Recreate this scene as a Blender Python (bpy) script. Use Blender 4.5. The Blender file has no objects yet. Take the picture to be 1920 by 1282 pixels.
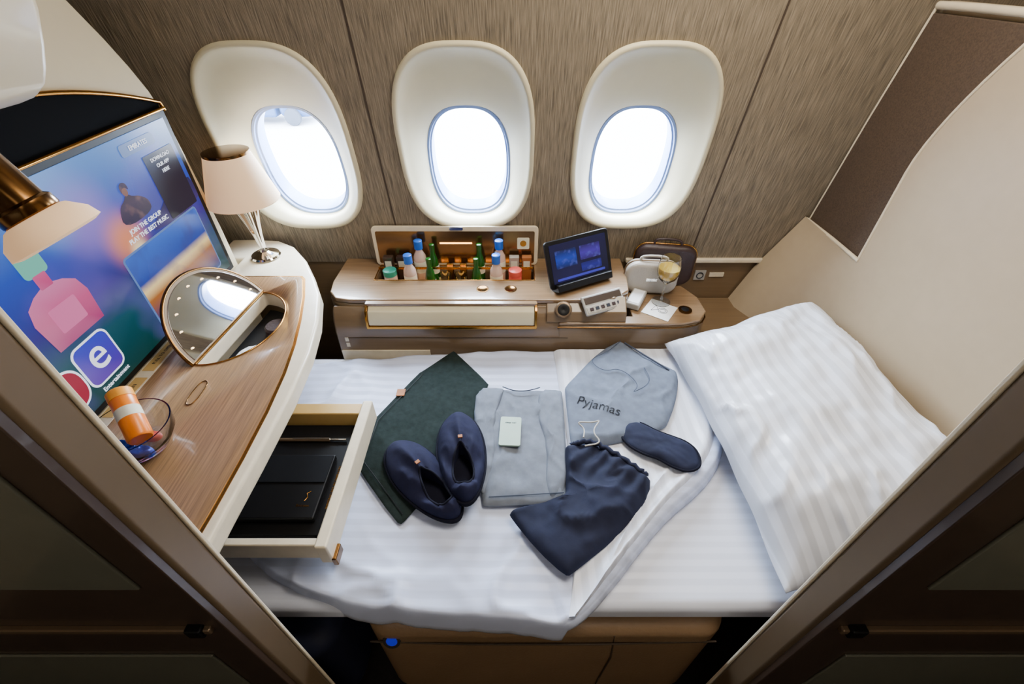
import bpy, bmesh, math, random
from mathutils import Vector, Matrix, noise
random.seed(4)
COL = bpy.context.scene.collection
pi = math.pi

# ------------------------------------------------------------------ materials
def lin(c):
    out = []
    for v in c[:3]:
        v = v / 255.0
        out.append(v / 12.92 if v <= .04045 else ((v + .055) / 1.055) ** 2.4)
    return (out[0], out[1], out[2], 1.0)

def M(name, col, rough=.5, metal=0.0, var=.06, scale=(30, 30, 30), bump=0.0, bscale=None,
      emit=None, es=0.0, trans=0.0, coat=0.0, sheen=0.0, ior=1.45, alpha=1.0, spec=.5):
    m = bpy.data.materials.new(name); m.use_nodes = True
    nt = m.node_tree; b = nt.nodes['Principled BSDF']
    c = lin(col)
    tc = nt.nodes.new('ShaderNodeTexCoord'); mp = nt.nodes.new('ShaderNodeMapping')
    mp.inputs['Scale'].default_value = scale
    nt.links.new(tc.outputs['Object'], mp.inputs['Vector'])
    nz = nt.nodes.new('ShaderNodeTexNoise'); nz.inputs['Scale'].default_value = 1.0
    nz.inputs['Detail'].default_value = 5
    nt.links.new(mp.outputs['Vector'], nz.inputs['Vector'])
    cr = nt.nodes.new('ShaderNodeValToRGB')
    cr.color_ramp.elements[0].position = .3; cr.color_ramp.elements[1].position = .7
    cr.color_ramp.elements[0].color = tuple(max(0, x * (1 - var)) for x in c[:3]) + (1,)
    cr.color_ramp.elements[1].color = tuple(min(1, x * (1 + var)) for x in c[:3]) + (1,)
    nt.links.new(nz.outputs['Fac'], cr.inputs['Fac'])
    nt.links.new(cr.outputs['Color'], b.inputs['Base Color'])
    b.inputs['Roughness'].default_value = rough
    b.inputs['Metallic'].default_value = metal
    b.inputs['IOR'].default_value = ior
    b.inputs['Specular IOR Level'].default_value = spec
    b.inputs['Transmission Weight'].default_value = trans
    b.inputs['Coat Weight'].default_value = coat
    b.inputs['Sheen Weight'].default_value = sheen
    b.inputs['Alpha'].default_value = alpha
    if emit:
        b.inputs['Emission Color'].default_value = lin(emit)
        b.inputs['Emission Strength'].default_value = es
    if bump:
        bp = nt.nodes.new('ShaderNodeBump'); bp.inputs['Strength'].default_value = bump
        bp.inputs['Distance'].default_value = .003
        if bscale:
            mp2 = nt.nodes.new('ShaderNodeMapping'); mp2.inputs['Scale'].default_value = bscale
            nt.links.new(tc.outputs['Object'], mp2.inputs['Vector'])
            n2 = nt.nodes.new('ShaderNodeTexNoise'); n2.inputs['Scale'].default_value = 1
            nt.links.new(mp2.outputs['Vector'], n2.inputs['Vector'])
            nt.links.new(n2.outputs['Fac'], bp.inputs['Height'])
        else:
            nt.links.new(nz.outputs['Fac'], bp.inputs['Height'])
        nt.links.new(bp.outputs['Normal'], b.inputs['Normal'])
    return m

def stripes(name, col, axis, period, rough=.55, amt=.1, bmp=.9):
    """woven satin stripe: alternating sheen and tone along one object axis"""
    m = M(name, col, rough, var=.02, bump=bmp, bscale=(9, 9, 9), sheen=.15)
    nt = m.node_tree; b = nt.nodes['Principled BSDF']
    tc = nt.nodes.new('ShaderNodeTexCoord'); sx = nt.nodes.new('ShaderNodeSeparateXYZ')
    nt.links.new(tc.outputs['Object'], sx.inputs[0])
    ml = nt.nodes.new('ShaderNodeMath'); ml.operation = 'MULTIPLY'
    ml.inputs[1].default_value = 2 * pi / period
    nt.links.new(sx.outputs[axis], ml.inputs[0])
    sn = nt.nodes.new('ShaderNodeMath'); sn.operation = 'SINE'
    nt.links.new(ml.outputs[0], sn.inputs[0])
    mr0 = nt.nodes.new('ShaderNodeMapRange'); mr0.inputs['From Min'].default_value = -.35; mr0.inputs['From Max'].default_value = .35
    nt.links.new(sn.outputs[0], mr0.inputs['Value'])
    cr = nt.nodes.new('ShaderNodeValToRGB')
    c = lin(col)
    cr.color_ramp.elements[0].color = tuple(x * (1 - amt) for x in c[:3]) + (1,)
    cr.color_ramp.elements[1].color = c
    nt.links.new(mr0.outputs['Result'], cr.inputs['Fac'])
    nt.links.new(cr.outputs['Color'], b.inputs['Base Color'])
    mr = nt.nodes.new('ShaderNodeMapRange')
    mr.inputs['To Min'].default_value = rough + .18; mr.inputs['To Max'].default_value = rough - .15
    nt.links.new(mr0.outputs['Result'], mr.inputs['Value'])
    nt.links.new(mr.outputs['Result'], b.inputs['Roughness'])
    return m

def E(name, col, s):
    m = bpy.data.materials.new(name); m.use_nodes = True
    b = m.node_tree.nodes['Principled BSDF']
    b.inputs['Base Color'].default_value = (0.01, .01, .01, 1)
    b.inputs['Roughness'].default_value = .3
    b.inputs['Specular IOR Level'].default_value = .2
    b.inputs['Emission Color'].default_value = lin(col)
    b.inputs['Emission Strength'].default_value = s
    return m

def ramp_screen(name, stops, axis=2, lo=-.25, hi=.25, nscale=4, nmix=.35, s=1.2, c2=(200, 150, 220), spots=()):
    """emissive display picture: gradient along an axis with soft cloudy patches and optional glow spots"""
    m = bpy.data.materials.new(name); m.use_nodes = True
    nt = m.node_tree; b = nt.nodes['Principled BSDF']
    b.inputs['Base Color'].default_value = (.01, .01, .012, 1); b.inputs['Roughness'].default_value = .25
    b.inputs['Specular IOR Level'].default_value = .2
    tc = nt.nodes.new('ShaderNodeTexCoord'); sx = nt.nodes.new('ShaderNodeSeparateXYZ')
    nt.links.new(tc.outputs['Object'], sx.inputs[0])
    mr = nt.nodes.new('ShaderNodeMapRange'); mr.inputs['From Min'].default_value = lo; mr.inputs['From Max'].default_value = hi
    nt.links.new(sx.outputs[axis], mr.inputs['Value'])
    cr = nt.nodes.new('ShaderNodeValToRGB')
    while len(cr.color_ramp.elements) < len(stops): cr.color_ramp.elements.new(.5)
    for e, (p, c) in zip(cr.color_ramp.elements, stops):
        e.position = p; e.color = lin(c)
    nt.links.new(mr.outputs['Result'], cr.inputs['Fac'])
    nz = nt.nodes.new('ShaderNodeTexNoise'); nz.inputs['Scale'].default_value = nscale; nz.inputs['Detail'].default_value = 2
    nt.links.new(tc.outputs['Object'], nz.inputs['Vector'])
    r2 = nt.nodes.new('ShaderNodeMapRange'); r2.inputs['From Min'].default_value = .5; r2.inputs['From Max'].default_value = .75
    r2.inputs['To Max'].default_value = nmix
    nt.links.new(nz.outputs['Fac'], r2.inputs['Value'])
    mx = nt.nodes.new('ShaderNodeMixRGB'); mx.inputs['Color2'].default_value = lin(c2)
    nt.links.new(r2.outputs['Result'], mx.inputs['Fac']); nt.links.new(cr.outputs['Color'], mx.inputs['Color1'])
    last = mx.outputs['Color']
    for (py, pz, rad, col, k) in spots:
        vm = nt.nodes.new('ShaderNodeVectorMath'); vm.operation = 'DISTANCE'; vm.inputs[1].default_value = (0, py, pz)
        nt.links.new(tc.outputs['Object'], vm.inputs[0])
        rr = nt.nodes.new('ShaderNodeMapRange'); rr.inputs['From Min'].default_value = rad; rr.inputs['From Max'].default_value = 0
        rr.inputs['To Max'].default_value = k; rr.interpolation_type = 'SMOOTHERSTEP'
        nt.links.new(vm.outputs['Value'], rr.inputs['Value'])
        m2 = nt.nodes.new('ShaderNodeMixRGB'); m2.inputs['Color2'].default_value = lin(col)
        nt.links.new(rr.outputs['Result'], m2.inputs['Fac']); nt.links.new(last, m2.inputs['Color1']); last = m2.outputs['Color']
    nt.links.new(last, b.inputs['Emission Color']); b.inputs['Emission Strength'].default_value = s
    return m

m_wall = M('wall_fabric', (127, 115, 96), .7, var=.46, scale=(300, 60, 11), bump=.5)
m_cream = M('cream_panel', (206, 194, 164), .38, var=.015, coat=.15)
m_reveal = M('cream_reveal', (206, 197, 164), .42, var=.015)
m_shell = M('shell_panel', (176, 159, 133), .5, var=.02)
m_gasket = M('window_gasket', (120, 145, 195), .25, var=.03)
m_floor = M('carpet', (30, 25, 24), .95, var=.3, scale=(90, 90, 90), bump=.5)
m_ceil = M('ceiling_panel', (190, 180, 165), .6, var=.01)
m_wood = M('taupe_veneer', (134, 103, 71), .32, var=.36, scale=(260, 7, 20), coat=.3)
m_wood2 = M('console_veneer', (124, 100, 74), .25, var=.18, scale=(6, 160, 20), coat=.4)
m_cons = M('console_taupe', (112, 92, 68), .3, var=.08, scale=(5, 90, 90), coat=.3)
m_gold = M('gold', (176, 126, 58), .22, 1.0, var=.04)
m_brass = M('dark_brass', (112, 80, 44), .2, 1.0, var=.06)
m_chrome = M('chrome', (225, 222, 218), .06, 1.0, var=.01)
m_champ = M('champagne_bronze', (124, 104, 82), .32, .6, var=.03)
m_post = M('post_bronze', (100, 84, 64), .38, .3, var=.03)
m_brown = M('brown_lacquer', (58, 46, 38), .35, var=.05, coat=.3)
m_inset = M('dark_gloss_inset', (92, 92, 80), .3, var=.05, coat=.3)
m_darkfab = M('dark_woven_panel', (76, 62, 50), .85, var=.25, scale=(60, 260, 260), bump=.3)
m_black = M('black_satin', (8, 8, 10), .45, var=.1, spec=.3)
m_velvet = M('black_velvet', (6, 7, 11), .8, var=.2, spec=.2)
m_matblack = M('matt_black_recess', (5, 6, 9), .9, var=.1, spec=.1)
m_leath = M('taupe_leather', (132, 106, 78), .42, var=.06, scale=(8, 8, 8), bump=.25, bscale=(160, 160, 160))
m_navyleath = M('navy_cushion', (34, 40, 66), .6, var=.1)
m_sheet = stripes('white_sheet', (212, 218, 234), 1, .03, amt=.09)
m_duvet = stripes('white_duvet_stripe', (196, 207, 236), 1, .034, amt=.12)
m_pillow = stripes('white_pillow_stripe', (220, 226, 239), 0, .032, rough=.42, amt=.22, bmp=.5)
m_flap = stripes('duvet_fold', (213, 218, 231), 0, .034, amt=.13)
m_felt = M('charcoal_green_felt', (28, 38, 37), .95, var=.25, scale=(60, 60, 60), bump=.5, spec=.2)
m_grey = M('heather_grey_jersey', (105, 112, 124), .9, var=.12, scale=(40, 40, 40), bump=.25, spec=.2)
m_grey2 = M('blue_grey_jersey', (97, 106, 122), .9, var=.12, scale=(40, 40, 40), bump=.25, spec=.2)
m_greyd = M('grey_jersey_seam', (58, 66, 82), .9)
m_navy = M('navy_jersey', (26, 30, 50), .85, var=.18, scale=(30, 30, 30), bump=.3, spec=.25)
m_slip = M('navy_slipper_cloth', (24, 26, 50), .85, var=.15, scale=(60, 60, 60), bump=.3, spec=.2)
m_slipin = M('slipper_lining', (12, 13, 27), .9, spec=.2)
m_mint = M('mint_card', (158, 182, 168), .5, var=.02)
m_tan = M('tan_leather_tag', (150, 92, 46), .6)
m_white = M('white_plastic', (215, 216, 218), .4, var=.02)
m_lightgrey = M('light_grey_plastic', (160, 158, 152), .4, var=.02)
m_bag1 = M('pale_grey_leather', (160, 154, 144), .5, var=.04, bump=.3, bscale=(200, 200, 200))
m_bag2 = M('brown_leather', (46, 31, 30), .45, var=.08, bump=.3, bscale=(200, 200, 200))
m_glass = M('clear_glass', (245, 248, 250), .02, trans=1.0, var=0)
m_wine = M('white_wine', (236, 200, 90), .03, trans=.6, var=0, ior=1.33)
m_gbottle = M('green_bottle_glass', (26, 84, 24), .1, var=.05, trans=.2)
m_water = M('peach_water_bottle', (230, 200, 184), .12, trans=.3, var=.03)
m_blue = M('blue_cap', (24, 92, 190), .3)
m_label = M('paper_label', (220, 220, 200), .6)
m_orange = M('orange_wrapper', (235, 125, 10), .3, var=.06)
m_bluew = M('blue_wrapper', (30, 75, 205), .25, metal=.3, var=.1)
m_red = M('coral_label', (204, 76, 66), .4)
m_teal = M('teal_lid', (40, 140, 118), .4)
m_shade = M('lamp_shade_cloth', (225, 200, 170), .8, emit=(255, 200, 145), es=.6, var=.02)
m_mirror = M('mirror', (190, 190, 195), .03, 1.0, var=0)
m_bronzemirror = M('bronze_mirror', (120, 88, 56), .15, .85, var=.03)
m_bulb = E('warm_bulb', (255, 215, 160), 6)
m_warmled = E('warm_led', (255, 180, 80), 9)
m_blueled = E('blue_led', (40, 40, 190), .6)
m_ink = M('dark_ink', (26, 30, 40), .7)
m_seam = M('dark_seam', (66, 54, 42), .7)
m_edge = M('lacquer_edge', (212, 200, 175), .3)
m_paper = M('white_paper', (216, 216, 212), .7)
m_yellowlin = M('drawer_lining', (190, 156, 92), .45, var=.03)
m_apron = M('concrete_apron', (226, 232, 242), .9, var=.06, scale=(.3, .3, .3))
m_truck = M('service_truck_paint', (52, 78, 122), .5)
m_tyre = M('tyre_rubber', (70, 78, 92), .9)
W_TXT = E('screen_white', (235, 240, 255), 1.5)

# ------------------------------------------------------------------ object helpers
def link(ob, parent=None):
    COL.objects.link(ob)
    if parent is not None:
        ob.parent = parent
        bpy.context.view_layer.update()
        ob.matrix_parent_inverse = parent.matrix_world.inverted()
    return ob

def top(ob, label, category, group=None):
    ob['label'] = label; ob['category'] = category
    if group: ob['group'] = group
    return ob

def thing(name, label, category, loc, group=None):
    e = bpy.data.objects.new(name, None); e.location = loc; e.empty_display_size = .05
    COL.objects.link(e); bpy.context.view_layer.update()
    return top(e, label, category, group)

def structure(ob):
    ob['kind'] = 'structure'; return ob

def mesh_obj(name, verts, faces, mat, parent=None, smooth=True, bevel=0, seg=3, ang=35, recenter=True, sub=0, solid=0):
    verts = [Vector(v) for v in verts]
    o = Vector((0, 0, 0))
    if recenter and verts:
        mn = Vector([min(v[i] for v in verts) for i in range(3)]); mx = Vector([max(v[i] for v in verts) for i in range(3)])
        o = (mn + mx) / 2
    me = bpy.data.meshes.new(name); me.from_pydata([v - o for v in verts], [], faces)
    bm = bmesh.new(); bm.from_mesh(me); bmesh.ops.recalc_face_normals(bm, faces=bm.faces); bm.to_mesh(me); bm.free()
    me.materials.append(mat)
    if smooth:
        me.polygons.foreach_set('use_smooth', [True] * len(me.polygons))
        if not bevel and not sub: me.set_sharp_from_angle(angle=math.radians(ang))
    ob = bpy.data.objects.new(name, me); ob.location = o
    link(ob, parent)
    if solid:
        s = ob.modifiers.new('thickness', 'SOLIDIFY'); s.thickness = solid; s.offset = 0
    if bevel:
        b = ob.modifiers.new('bevel', 'BEVEL'); b.width = bevel; b.segments = seg; b.limit_method = 'ANGLE'
        b.angle_limit = math.radians(35); b.harden_normals = True
    if sub:
        s = ob.modifiers.new('sub', 'SUBSURF'); s.levels = sub; s.render_levels = sub
    return ob

def tf(pts, T):
    return [T @ Vector(p) for p in pts] if T is not None else pts

def box(name, x0, x1, y0, y1, z0, z1, mat, parent=None, bevel=.004, seg=3, T=None):
    v = [(x, y, z) for x in (x0, x1) for y in (y0, y1) for z in (z0, z1)]
    f = [(0, 1, 3, 2), (4, 6, 7, 5), (0, 4, 5, 1), (2, 3, 7, 6), (0, 2, 6, 4), (1, 5, 7, 3)]
    return mesh_obj(name, tf(v, T), f, mat, parent, bevel=bevel, seg=seg)

def prism(name, poly, z0, z1, mat, parent=None, bevel=.004, seg=3, T=None, plane='z'):
    n = len(poly)
    if plane == 'z': g = lambda p, h: (p[0], p[1], h)
    elif plane == 'x': g = lambda p, h: (h, p[0], p[1])
    else: g = lambda p, h: (p[0], h, p[1])
    v = [g(p, z0) for p in poly] + [g(p, z1) for p in poly]
    f = [tuple(range(n)), tuple(range(2 * n - 1, n - 1, -1))] + [(i, (i + 1) % n, n + (i + 1) % n, n + i) for i in range(n)]
    return mesh_obj(name, tf(v, T), f, mat, parent, bevel=bevel, seg=seg)

def lathe(name, prof, c, mat, parent=None, seg=32, T=None, ang=40):
    v = []; f = []
    for r, z in prof:
        for i in range(seg):
            a = 2 * pi * i / seg; v.append((c[0] + r * math.cos(a), c[1] + r * math.sin(a), c[2] + z))
    for k in range(len(prof) - 1):
        for i in range(seg):
            j = (i + 1) % seg; f.append((k * seg + i, k * seg + j, (k + 1) * seg + j, (k + 1) * seg + i))
    f.append(tuple(range(seg - 1, -1, -1))); f.append(tuple((len(prof) - 1) * seg + i for i in range(seg)))
    return mesh_obj(name, tf(v, T), f, mat, parent, ang=ang)

def tube(name, pts, r, mat, parent=None, cyclic=False, res=4):
    cu = bpy.data.curves.new(name, 'CURVE'); cu.dimensions = '3D'; cu.bevel_depth = r; cu.bevel_resolution = res; cu.use_fill_caps = True
    sp = cu.splines.new('POLY'); sp.points.add(len(pts) - 1)
    for p, q in zip(sp.points, pts): p.co = (q[0], q[1], q[2], 1)
    sp.use_cyclic_u = cyclic
    t = bpy.data.objects.new('t', cu); COL.objects.link(t)
    bpy.context.view_layer.update()
    me = bpy.data.meshes.new_from_object(t.evaluated_get(bpy.context.evaluated_depsgraph_get()))
    bpy.data.objects.remove(t)
    vs = [v.co.copy() for v in me.vertices]; fs = [tuple(p.vertices) for p in me.polygons]
    return mesh_obj(name, vs, fs, mat, parent, ang=60)

def text(name, body, size, org, xa, ya, mat, parent=None, align='CENTER', ext=.0006):
    cu = bpy.data.curves.new(name, 'FONT'); cu.body = body; cu.size = size; cu.align_x = align; cu.align_y = 'CENTER'; cu.extrude = ext
    t = bpy.data.objects.new('t', cu); COL.objects.link(t); bpy.context.view_layer.update()
    me = bpy.data.meshes.new_from_object(t.evaluated_get(bpy.context.evaluated_depsgraph_get()))
    bpy.data.objects.remove(t)
    X = Vector(xa).normalized(); Y = Vector(ya).normalized(); Z = X.cross(Y)
    vs = [Vector(org) + X * v.co.x + Y * v.co.y + Z * v.co.z for v in me.vertices]
    return mesh_obj(name, vs, [tuple(p.vertices) for p in me.polygons], mat, parent, smooth=False)

def chaikin(p, n=2, closed=True):
    for _ in range(n):
        q = []
        m = len(p)
        if not closed: q.append(p[0])
        for i in range(m if closed else m - 1):
            a = p[i]; b = p[(i + 1) % m]
            q.append(tuple(a[k] * .75 + b[k] * .25 for k in range(len(a)))); q.append(tuple(a[k] * .25 + b[k] * .75 for k in range(len(a))))
        if not closed: q.append(p[-1])
        p = q
    return p

def resample(p, n, closed=False):
    p = [Vector(q) for q in p]
    if closed: p = p + [p[0]]
    d = [0]
    for i in range(1, len(p)): d.append(d[-1] + (p[i] - p[i - 1]).length)
    out = []
    for k in range(n):
        t = d[-1] * k / (n if closed else n - 1)
        i = 1
        while i < len(d) - 1 and d[i] < t: i += 1
        w = (t - d[i - 1]) / max(1e-9, d[i] - d[i - 1]); out.append(p[i - 1].lerp(p[i], min(1, w)))
    return out

def rrect(cx, cy, w, h, r, n=6):
    o = []
    for k, (sx, sy) in enumerate([(1, 1), (-1, 1), (-1, -1), (1, -1)]):
        for i in range(n + 1):
            a = pi / 2 * (k + i / n); o.append((cx + sx * (w / 2 - r) + r * math.cos(a), cy + sy * (h / 2 - r) + r * math.sin(a)))
    return o

def sell(cx, cy, hw, hh, e, n=64):
    o = []
    for i in range(n):
        a = 2 * pi * i / n; c = math.cos(a); s = math.sin(a)
        o.append((cx + hw * math.copysign(abs(c) ** (2 / e), c), cy + hh * math.copysign(abs(s) ** (2 / e), s)))
    return o

def fbm(x, y, z=0): return noise.fractal(Vector((x, y, z)), 1.0, 2.0, 3)
def ridge(x, y, z=0): return (1 - min(1, abs(noise.noise(Vector((x, y, z)))) * 2.2)) ** 3
def cl(t): return max(0, min(1, t))

def puff(name, poly, z0, th, mat, parent=None, ctr=None, rings=22, n=150, smooth=2, amp=.003, sc=18, seed=0, hf=None, p=5, rg=0, rsc=9, stretch=(1, 1)):
    b = resample(chaikin([tuple(q) for q in poly], smooth), n, True)
    c = Vector(ctr) if ctr else sum(b, Vector((0, 0))) / n
    v = []; f = []
    def H(xy, r):
        h = th * (1 - r ** p) ** .5 if r < 1 else 0
        w = amp * fbm(xy.x * sc, xy.y * sc, seed) * (1 - r ** 8)
        if rg: w += rg * ridge(xy.x * rsc * stretch[0] + .35 * fbm(xy.x * 9, xy.y * 9, seed + 5), xy.y * rsc * stretch[1], seed + 2) * (1 - r ** 10)
        if hf: w += hf(xy.x, xy.y) * (1 - r ** 6)
        return max(h + w, th * .15 if r < 1 else 0)
    for k in range(1, rings + 1):
        r = k / rings
        r = 1 - (1 - r) ** 1.5
        for q in b:
            xy = c + (q - c) * r
            v.append((xy.x, xy.y, z0 + H(xy, r)))
    v.append((c.x, c.y, z0 + H(c, 0)))
    ci = len(v) - 1
    for i in range(n): f.append((ci, i, (i + 1) % n))
    for k in range(rings - 1):
        for i in range(n):
            j = (i + 1) % n; f.append((k * n + i, (k + 1) * n + i, (k + 1) * n + j, k * n + j))
    f.append(tuple((rings - 1) * n + i for i in range(n)))
    return mesh_obj(name, v, f, mat, parent, ang=75)

def cut(ob, cutter):
    md = ob.modifiers.new('b', 'BOOLEAN'); md.operation = 'DIFFERENCE'; md.object = cutter; md.solver = 'EXACT'
    if 'bevel' in ob.modifiers: ob.modifiers.move(len(ob.modifiers) - 1, 0)
    bpy.context.view_layer.update()
    me = bpy.data.meshes.new_from_object(ob.evaluated_get(bpy.context.evaluated_depsgraph_get()))
    ob.modifiers.clear(); ob.data = me

def dup(ob, loc=None, parent=None):
    c = ob.copy(); COL.objects.link(c)
    if parent is not None:
        mi_ = ob.matrix_parent_inverse.copy()
        c.parent = parent
        c.matrix_parent_inverse = mi_
    if loc is not None: c.location = loc
    for ch in list(ob.children): dup(ch, parent=c)
    return c

# ------------------------------------------------------------------ room shell
K = .194
e_up = Vector((0, -.1905, .9817)); e_n = Vector((0, .9817, .1905)); W0 = Vector((0, 1.511, 1.154))
def wp(x, w, n=0): return Vector((x, 0, 0)) + W0 + e_up * w + e_n * n

structure(box('floor', -1.7, 1.8, -1.4, 1.75, -.05, 0, m_floor, bevel=0))
structure(box('ceiling', -1.7, 1.8, -1.4, 1.75, 2.2, 2.25, m_ceil, bevel=0))
structure(box('wall_left', -1.75, -1.7, -1.4, 1.75, 0, 2.2, m_shell, bevel=0))
structure(box('wall_right', 1.8, 1.85, -1.4, 1.75, 0, 2.2, m_shell, bevel=0))
structure(box('wall_aisle', -1.7, 1.8, -1.45, -1.4, 0, 2.2, m_shell, bevel=0))

WINX = [-.722, -.146, .410]
def holed(cells, n, hole):
    V = []; Fc = []
    for (x0, x1, w0, w1, hx) in cells:
        base = len(V)
        if hx is None:
            V.extend([wp(x0, w0, n), wp(x1, w0, n), wp(x1, w1, n), wp(x0, w1, n)]); Fc.append((base, base + 1, base + 2, base + 3)); continue
        cw, hw, hh, ex = hole
        h = sell(hx, cw, hw, hh, ex, 64)
        for (x, w) in h: V.append(wp(x, w, n))
        for (x, w) in h:
            dx = x - hx; dw = w - cw; t = 1e9
            if dx > 1e-9: t = min(t, (x1 - hx) / dx)
            if dx < -1e-9: t = min(t, (x0 - hx) / dx)
            if dw > 1e-9: t = min(t, (w1 - cw) / dw)
            if dw < -1e-9: t = min(t, (w0 - cw) / dw)
            V.append(wp(hx + dx * t, cw + dw * t, n))
        for i in range(64):
            j = (i + 1) % 64; Fc.append((base + i, base + j, base + 64 + j, base + 64 + i))
        for (cx, cwz) in ((x0, w0), (x1, w0), (x1, w1), (x0, w1)):
            best = sorted(range(64), key=lambda i: (V[base + 64 + i] - wp(cx, cwz, n)).length)[:2]
            V.append(wp(cx, cwz, n)); Fc.append((base + 64 + best[0], base + 64 + best[1], len(V) - 1))
    return V, Fc
wl, wh = -.43, 1.08
V, Fc = holed([(-1.75, -1.05, wl, wh, None), (-1.05, -.43, wl, wh, WINX[0]), (-.43, .131, wl, wh, WINX[1]), (.131, .70, wl, wh, WINX[2]), (.70, 1.85, wl, wh, None)], 0, (.038, .212, .298, 2.9))
structure(mesh_obj('wall_window', V, Fc, m_wall, smooth=False))
V, Fc = holed([(-1.8, -.43, -.6, 1.2, WINX[0]), (-.43, .131, -.6, 1.2, WINX[1]), (.131, 1.9, -.6, 1.2, WINX[2])], .14, (-.054, .124, .182, 2.6))
structure(mesh_obj('wall_outer', V, Fc, m_white, smooth=False))
structure(box('wall_window_lower', -1.7, 1.8, 1.60, 1.64, 0, .745, m_cons, bevel=0))
for i, x in enumerate([-.43, .70]):
    v = [wp(x - .003, wl, -.001), wp(x + .003, wl, -.001), wp(x + .003, wh, -.001), wp(x - .003, wh, -.001)]
    structure(mesh_obj('trim_%d' % (i + 1), v, [(0, 1, 2, 3)], m_seam, smooth=False))
structure(box('trim_3', .45, 1.2, 1.575, 1.60, .735, .752, m_edge, bevel=.004))
structure(box('trim_4', .715, .97, 1.30, 1.598, 0, .56, m_cons, bevel=.01))  # low ledge of the side console, reaching to the seat shell

for i, x in enumerate(WINX):
    e = thing('window_%d' % (i + 1), 'x', 'window', wp(x, -.26))
    del e['label']; del e['category']; structure(e)
    rings = [(.003, .038, .218, .304, 2.9), (-.008, .038, .216, .302, 2.9), (-.012, .038, .210, .296, 2.9), (-.010, .038, .204, .290, 2.9),
             (-.002, .037, .199, .284, 2.9), (.015, .022, .184, .262, 2.8), (.04, -.01, .163, .232, 2.7), (.06, -.045, .148, .21, 2.7), (.072, -.056, .140, .198, 2.7)]
    v = []; f = []
    for (n, c, hw, hh, ex) in rings:
        for (a, b) in sell(x, c, hw, hh, ex, 72): v.append(wp(a, b, n))
    for k in range(len(rings) - 1):
        for q in range(72):
            j = (q + 1) % 72; f.append((k * 72 + q, k * 72 + j, (k + 1) * 72 + j, (k + 1) * 72 + q))
    structure(mesh_obj('window_surround', v, f, m_reveal, e, ang=70))
    v = []; f = []
    r2 = [(.072, -.056, .140, .198), (.074, -.057, .134, .192), (.082, -.057, .132, .190), (.084, -.057, .127, .185), (.105, -.056, .124, .182), (.14, -.054, .124, .182)]
    for (n, c, hw, hh) in r2:
        for (a, b) in sell(x, c, hw, hh, 2.6, 72): v.append(wp(a, b, n))
    for k in range(len(r2) - 1):
        for q in range(72):
            j = (q + 1) % 72; f.append((k * 72 + q, k * 72 + j, (k + 1) * 72 + j, (k + 1) * 72 + q))
    structure(mesh_obj('window_frame', v, f, m_gasket, e, ang=50))

# outside
structure(mesh_obj('ground', [(-80, 2.6, -3), (80, 2.6, -3), (80, 120, -3), (-80, 120, -3)], [(0, 1, 2, 3)], m_apron, smooth=False))
tr = thing('service_truck', 'blue airport service truck parked on the apron', 'truck', (-9.0, 18.6, -3))
box('truck_body', -10.9, -8.6, 18, 19.6, -2.75, -1.7, m_truck, tr, bevel=.12)
box('truck_cab', -8.5, -7.3, 18, 19.6, -2.75, -1.9, m_truck, tr, bevel=.2)
for xx in (-10.2, -8.0):
    lathe('wheel', [(.1, -.10), (.28, -.10), (.30, 0), (.28, .10), (.1, .10)], (0, 0, 0), m_tyre, tr,
          T=Matrix.Translation((xx, 17.98, -2.7)) @ Matrix.Rotation(pi / 2, 4, 'X'))

# ------------------------------------------------------------------ partition and seat shell behind the pillow
sh = thing('seat_shell', 'tall cream suite shell with dark woven inset panel', 'partition', (1.05, .9, 0))
def wally(z): return 1.511 - (z - 1.154) * K
yb = lambda z: 1.224 - .14 * cl((z - 1.22) / .34) ** 1.6
def xl(y, z): return 1.06 - .38 * max(0, .945 - z) * cl((y - 1.22) / .3)
rows = [(.945 * k / 20, min(wally(.945 * k / 20), 1.595) - .006) for k in range(21)] + [(.9455 + .6145 * k / 20, yb(.9455 + .6145 * k / 20)) for k in range(21)]
v = []; f = []; NY = 40
for z, y1 in rows:
    for j in range(NY + 1):
        y = .33 + (1.2 - .33) * j / 28 if j <= 28 else 1.2 + (y1 - 1.2) * (j - 28) / 12
        if y1 < 1.21: y = .33 + (y1 - .33) * j / NY
        v.append((xl(y, z), y, z))
for k in range(len(rows) - 1):
    for j in range(NY):
        a = k * (NY + 1) + j; f.append((a, a + 1, a + NY + 2, a + NY + 1))
mesh_obj('shell_body', v, f, m_shell, sh, ang=80)
prism('back_panel', [(.31, .02), (1.58, .02), (1.58, .745), (1.54, .93), (1.42, 1.575), (.31, 1.575)], 1.095, 1.12, m_shell, sh, plane='x')
prism('woven_panel', [(1.20, .935), (1.535, .935), (1.475, 1.28), (1.42, 1.55), (1.06, 1.55), (1.18, 1.25)], 1.072, 1.092, m_darkfab, sh, plane='x', bevel=.002)
tube('ledge_trim', [(1.061, 1.222, .948), (1.065, 1.38, .944), (1.068, 1.545, .936)], .006, m_edge, sh)
tube('edge_trim', [(1.06, yb(.945 + .615 * i / 16) + .002, .945 + .615 * i / 16) for i in range(17)], .004, m_edge, sh)
tube('top_trim', [(1.076, 1.42, 1.566), (1.076, 1.3, 1.568), (1.076, 1.1, 1.568), (1.076, .5, 1.568)], .009, m_edge, sh)
tube('back_trim', [(1.074, 1.537, .936), (1.074, 1.477, 1.28), (1.074, 1.422, 1.56)], .004, m_edge, sh)

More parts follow.
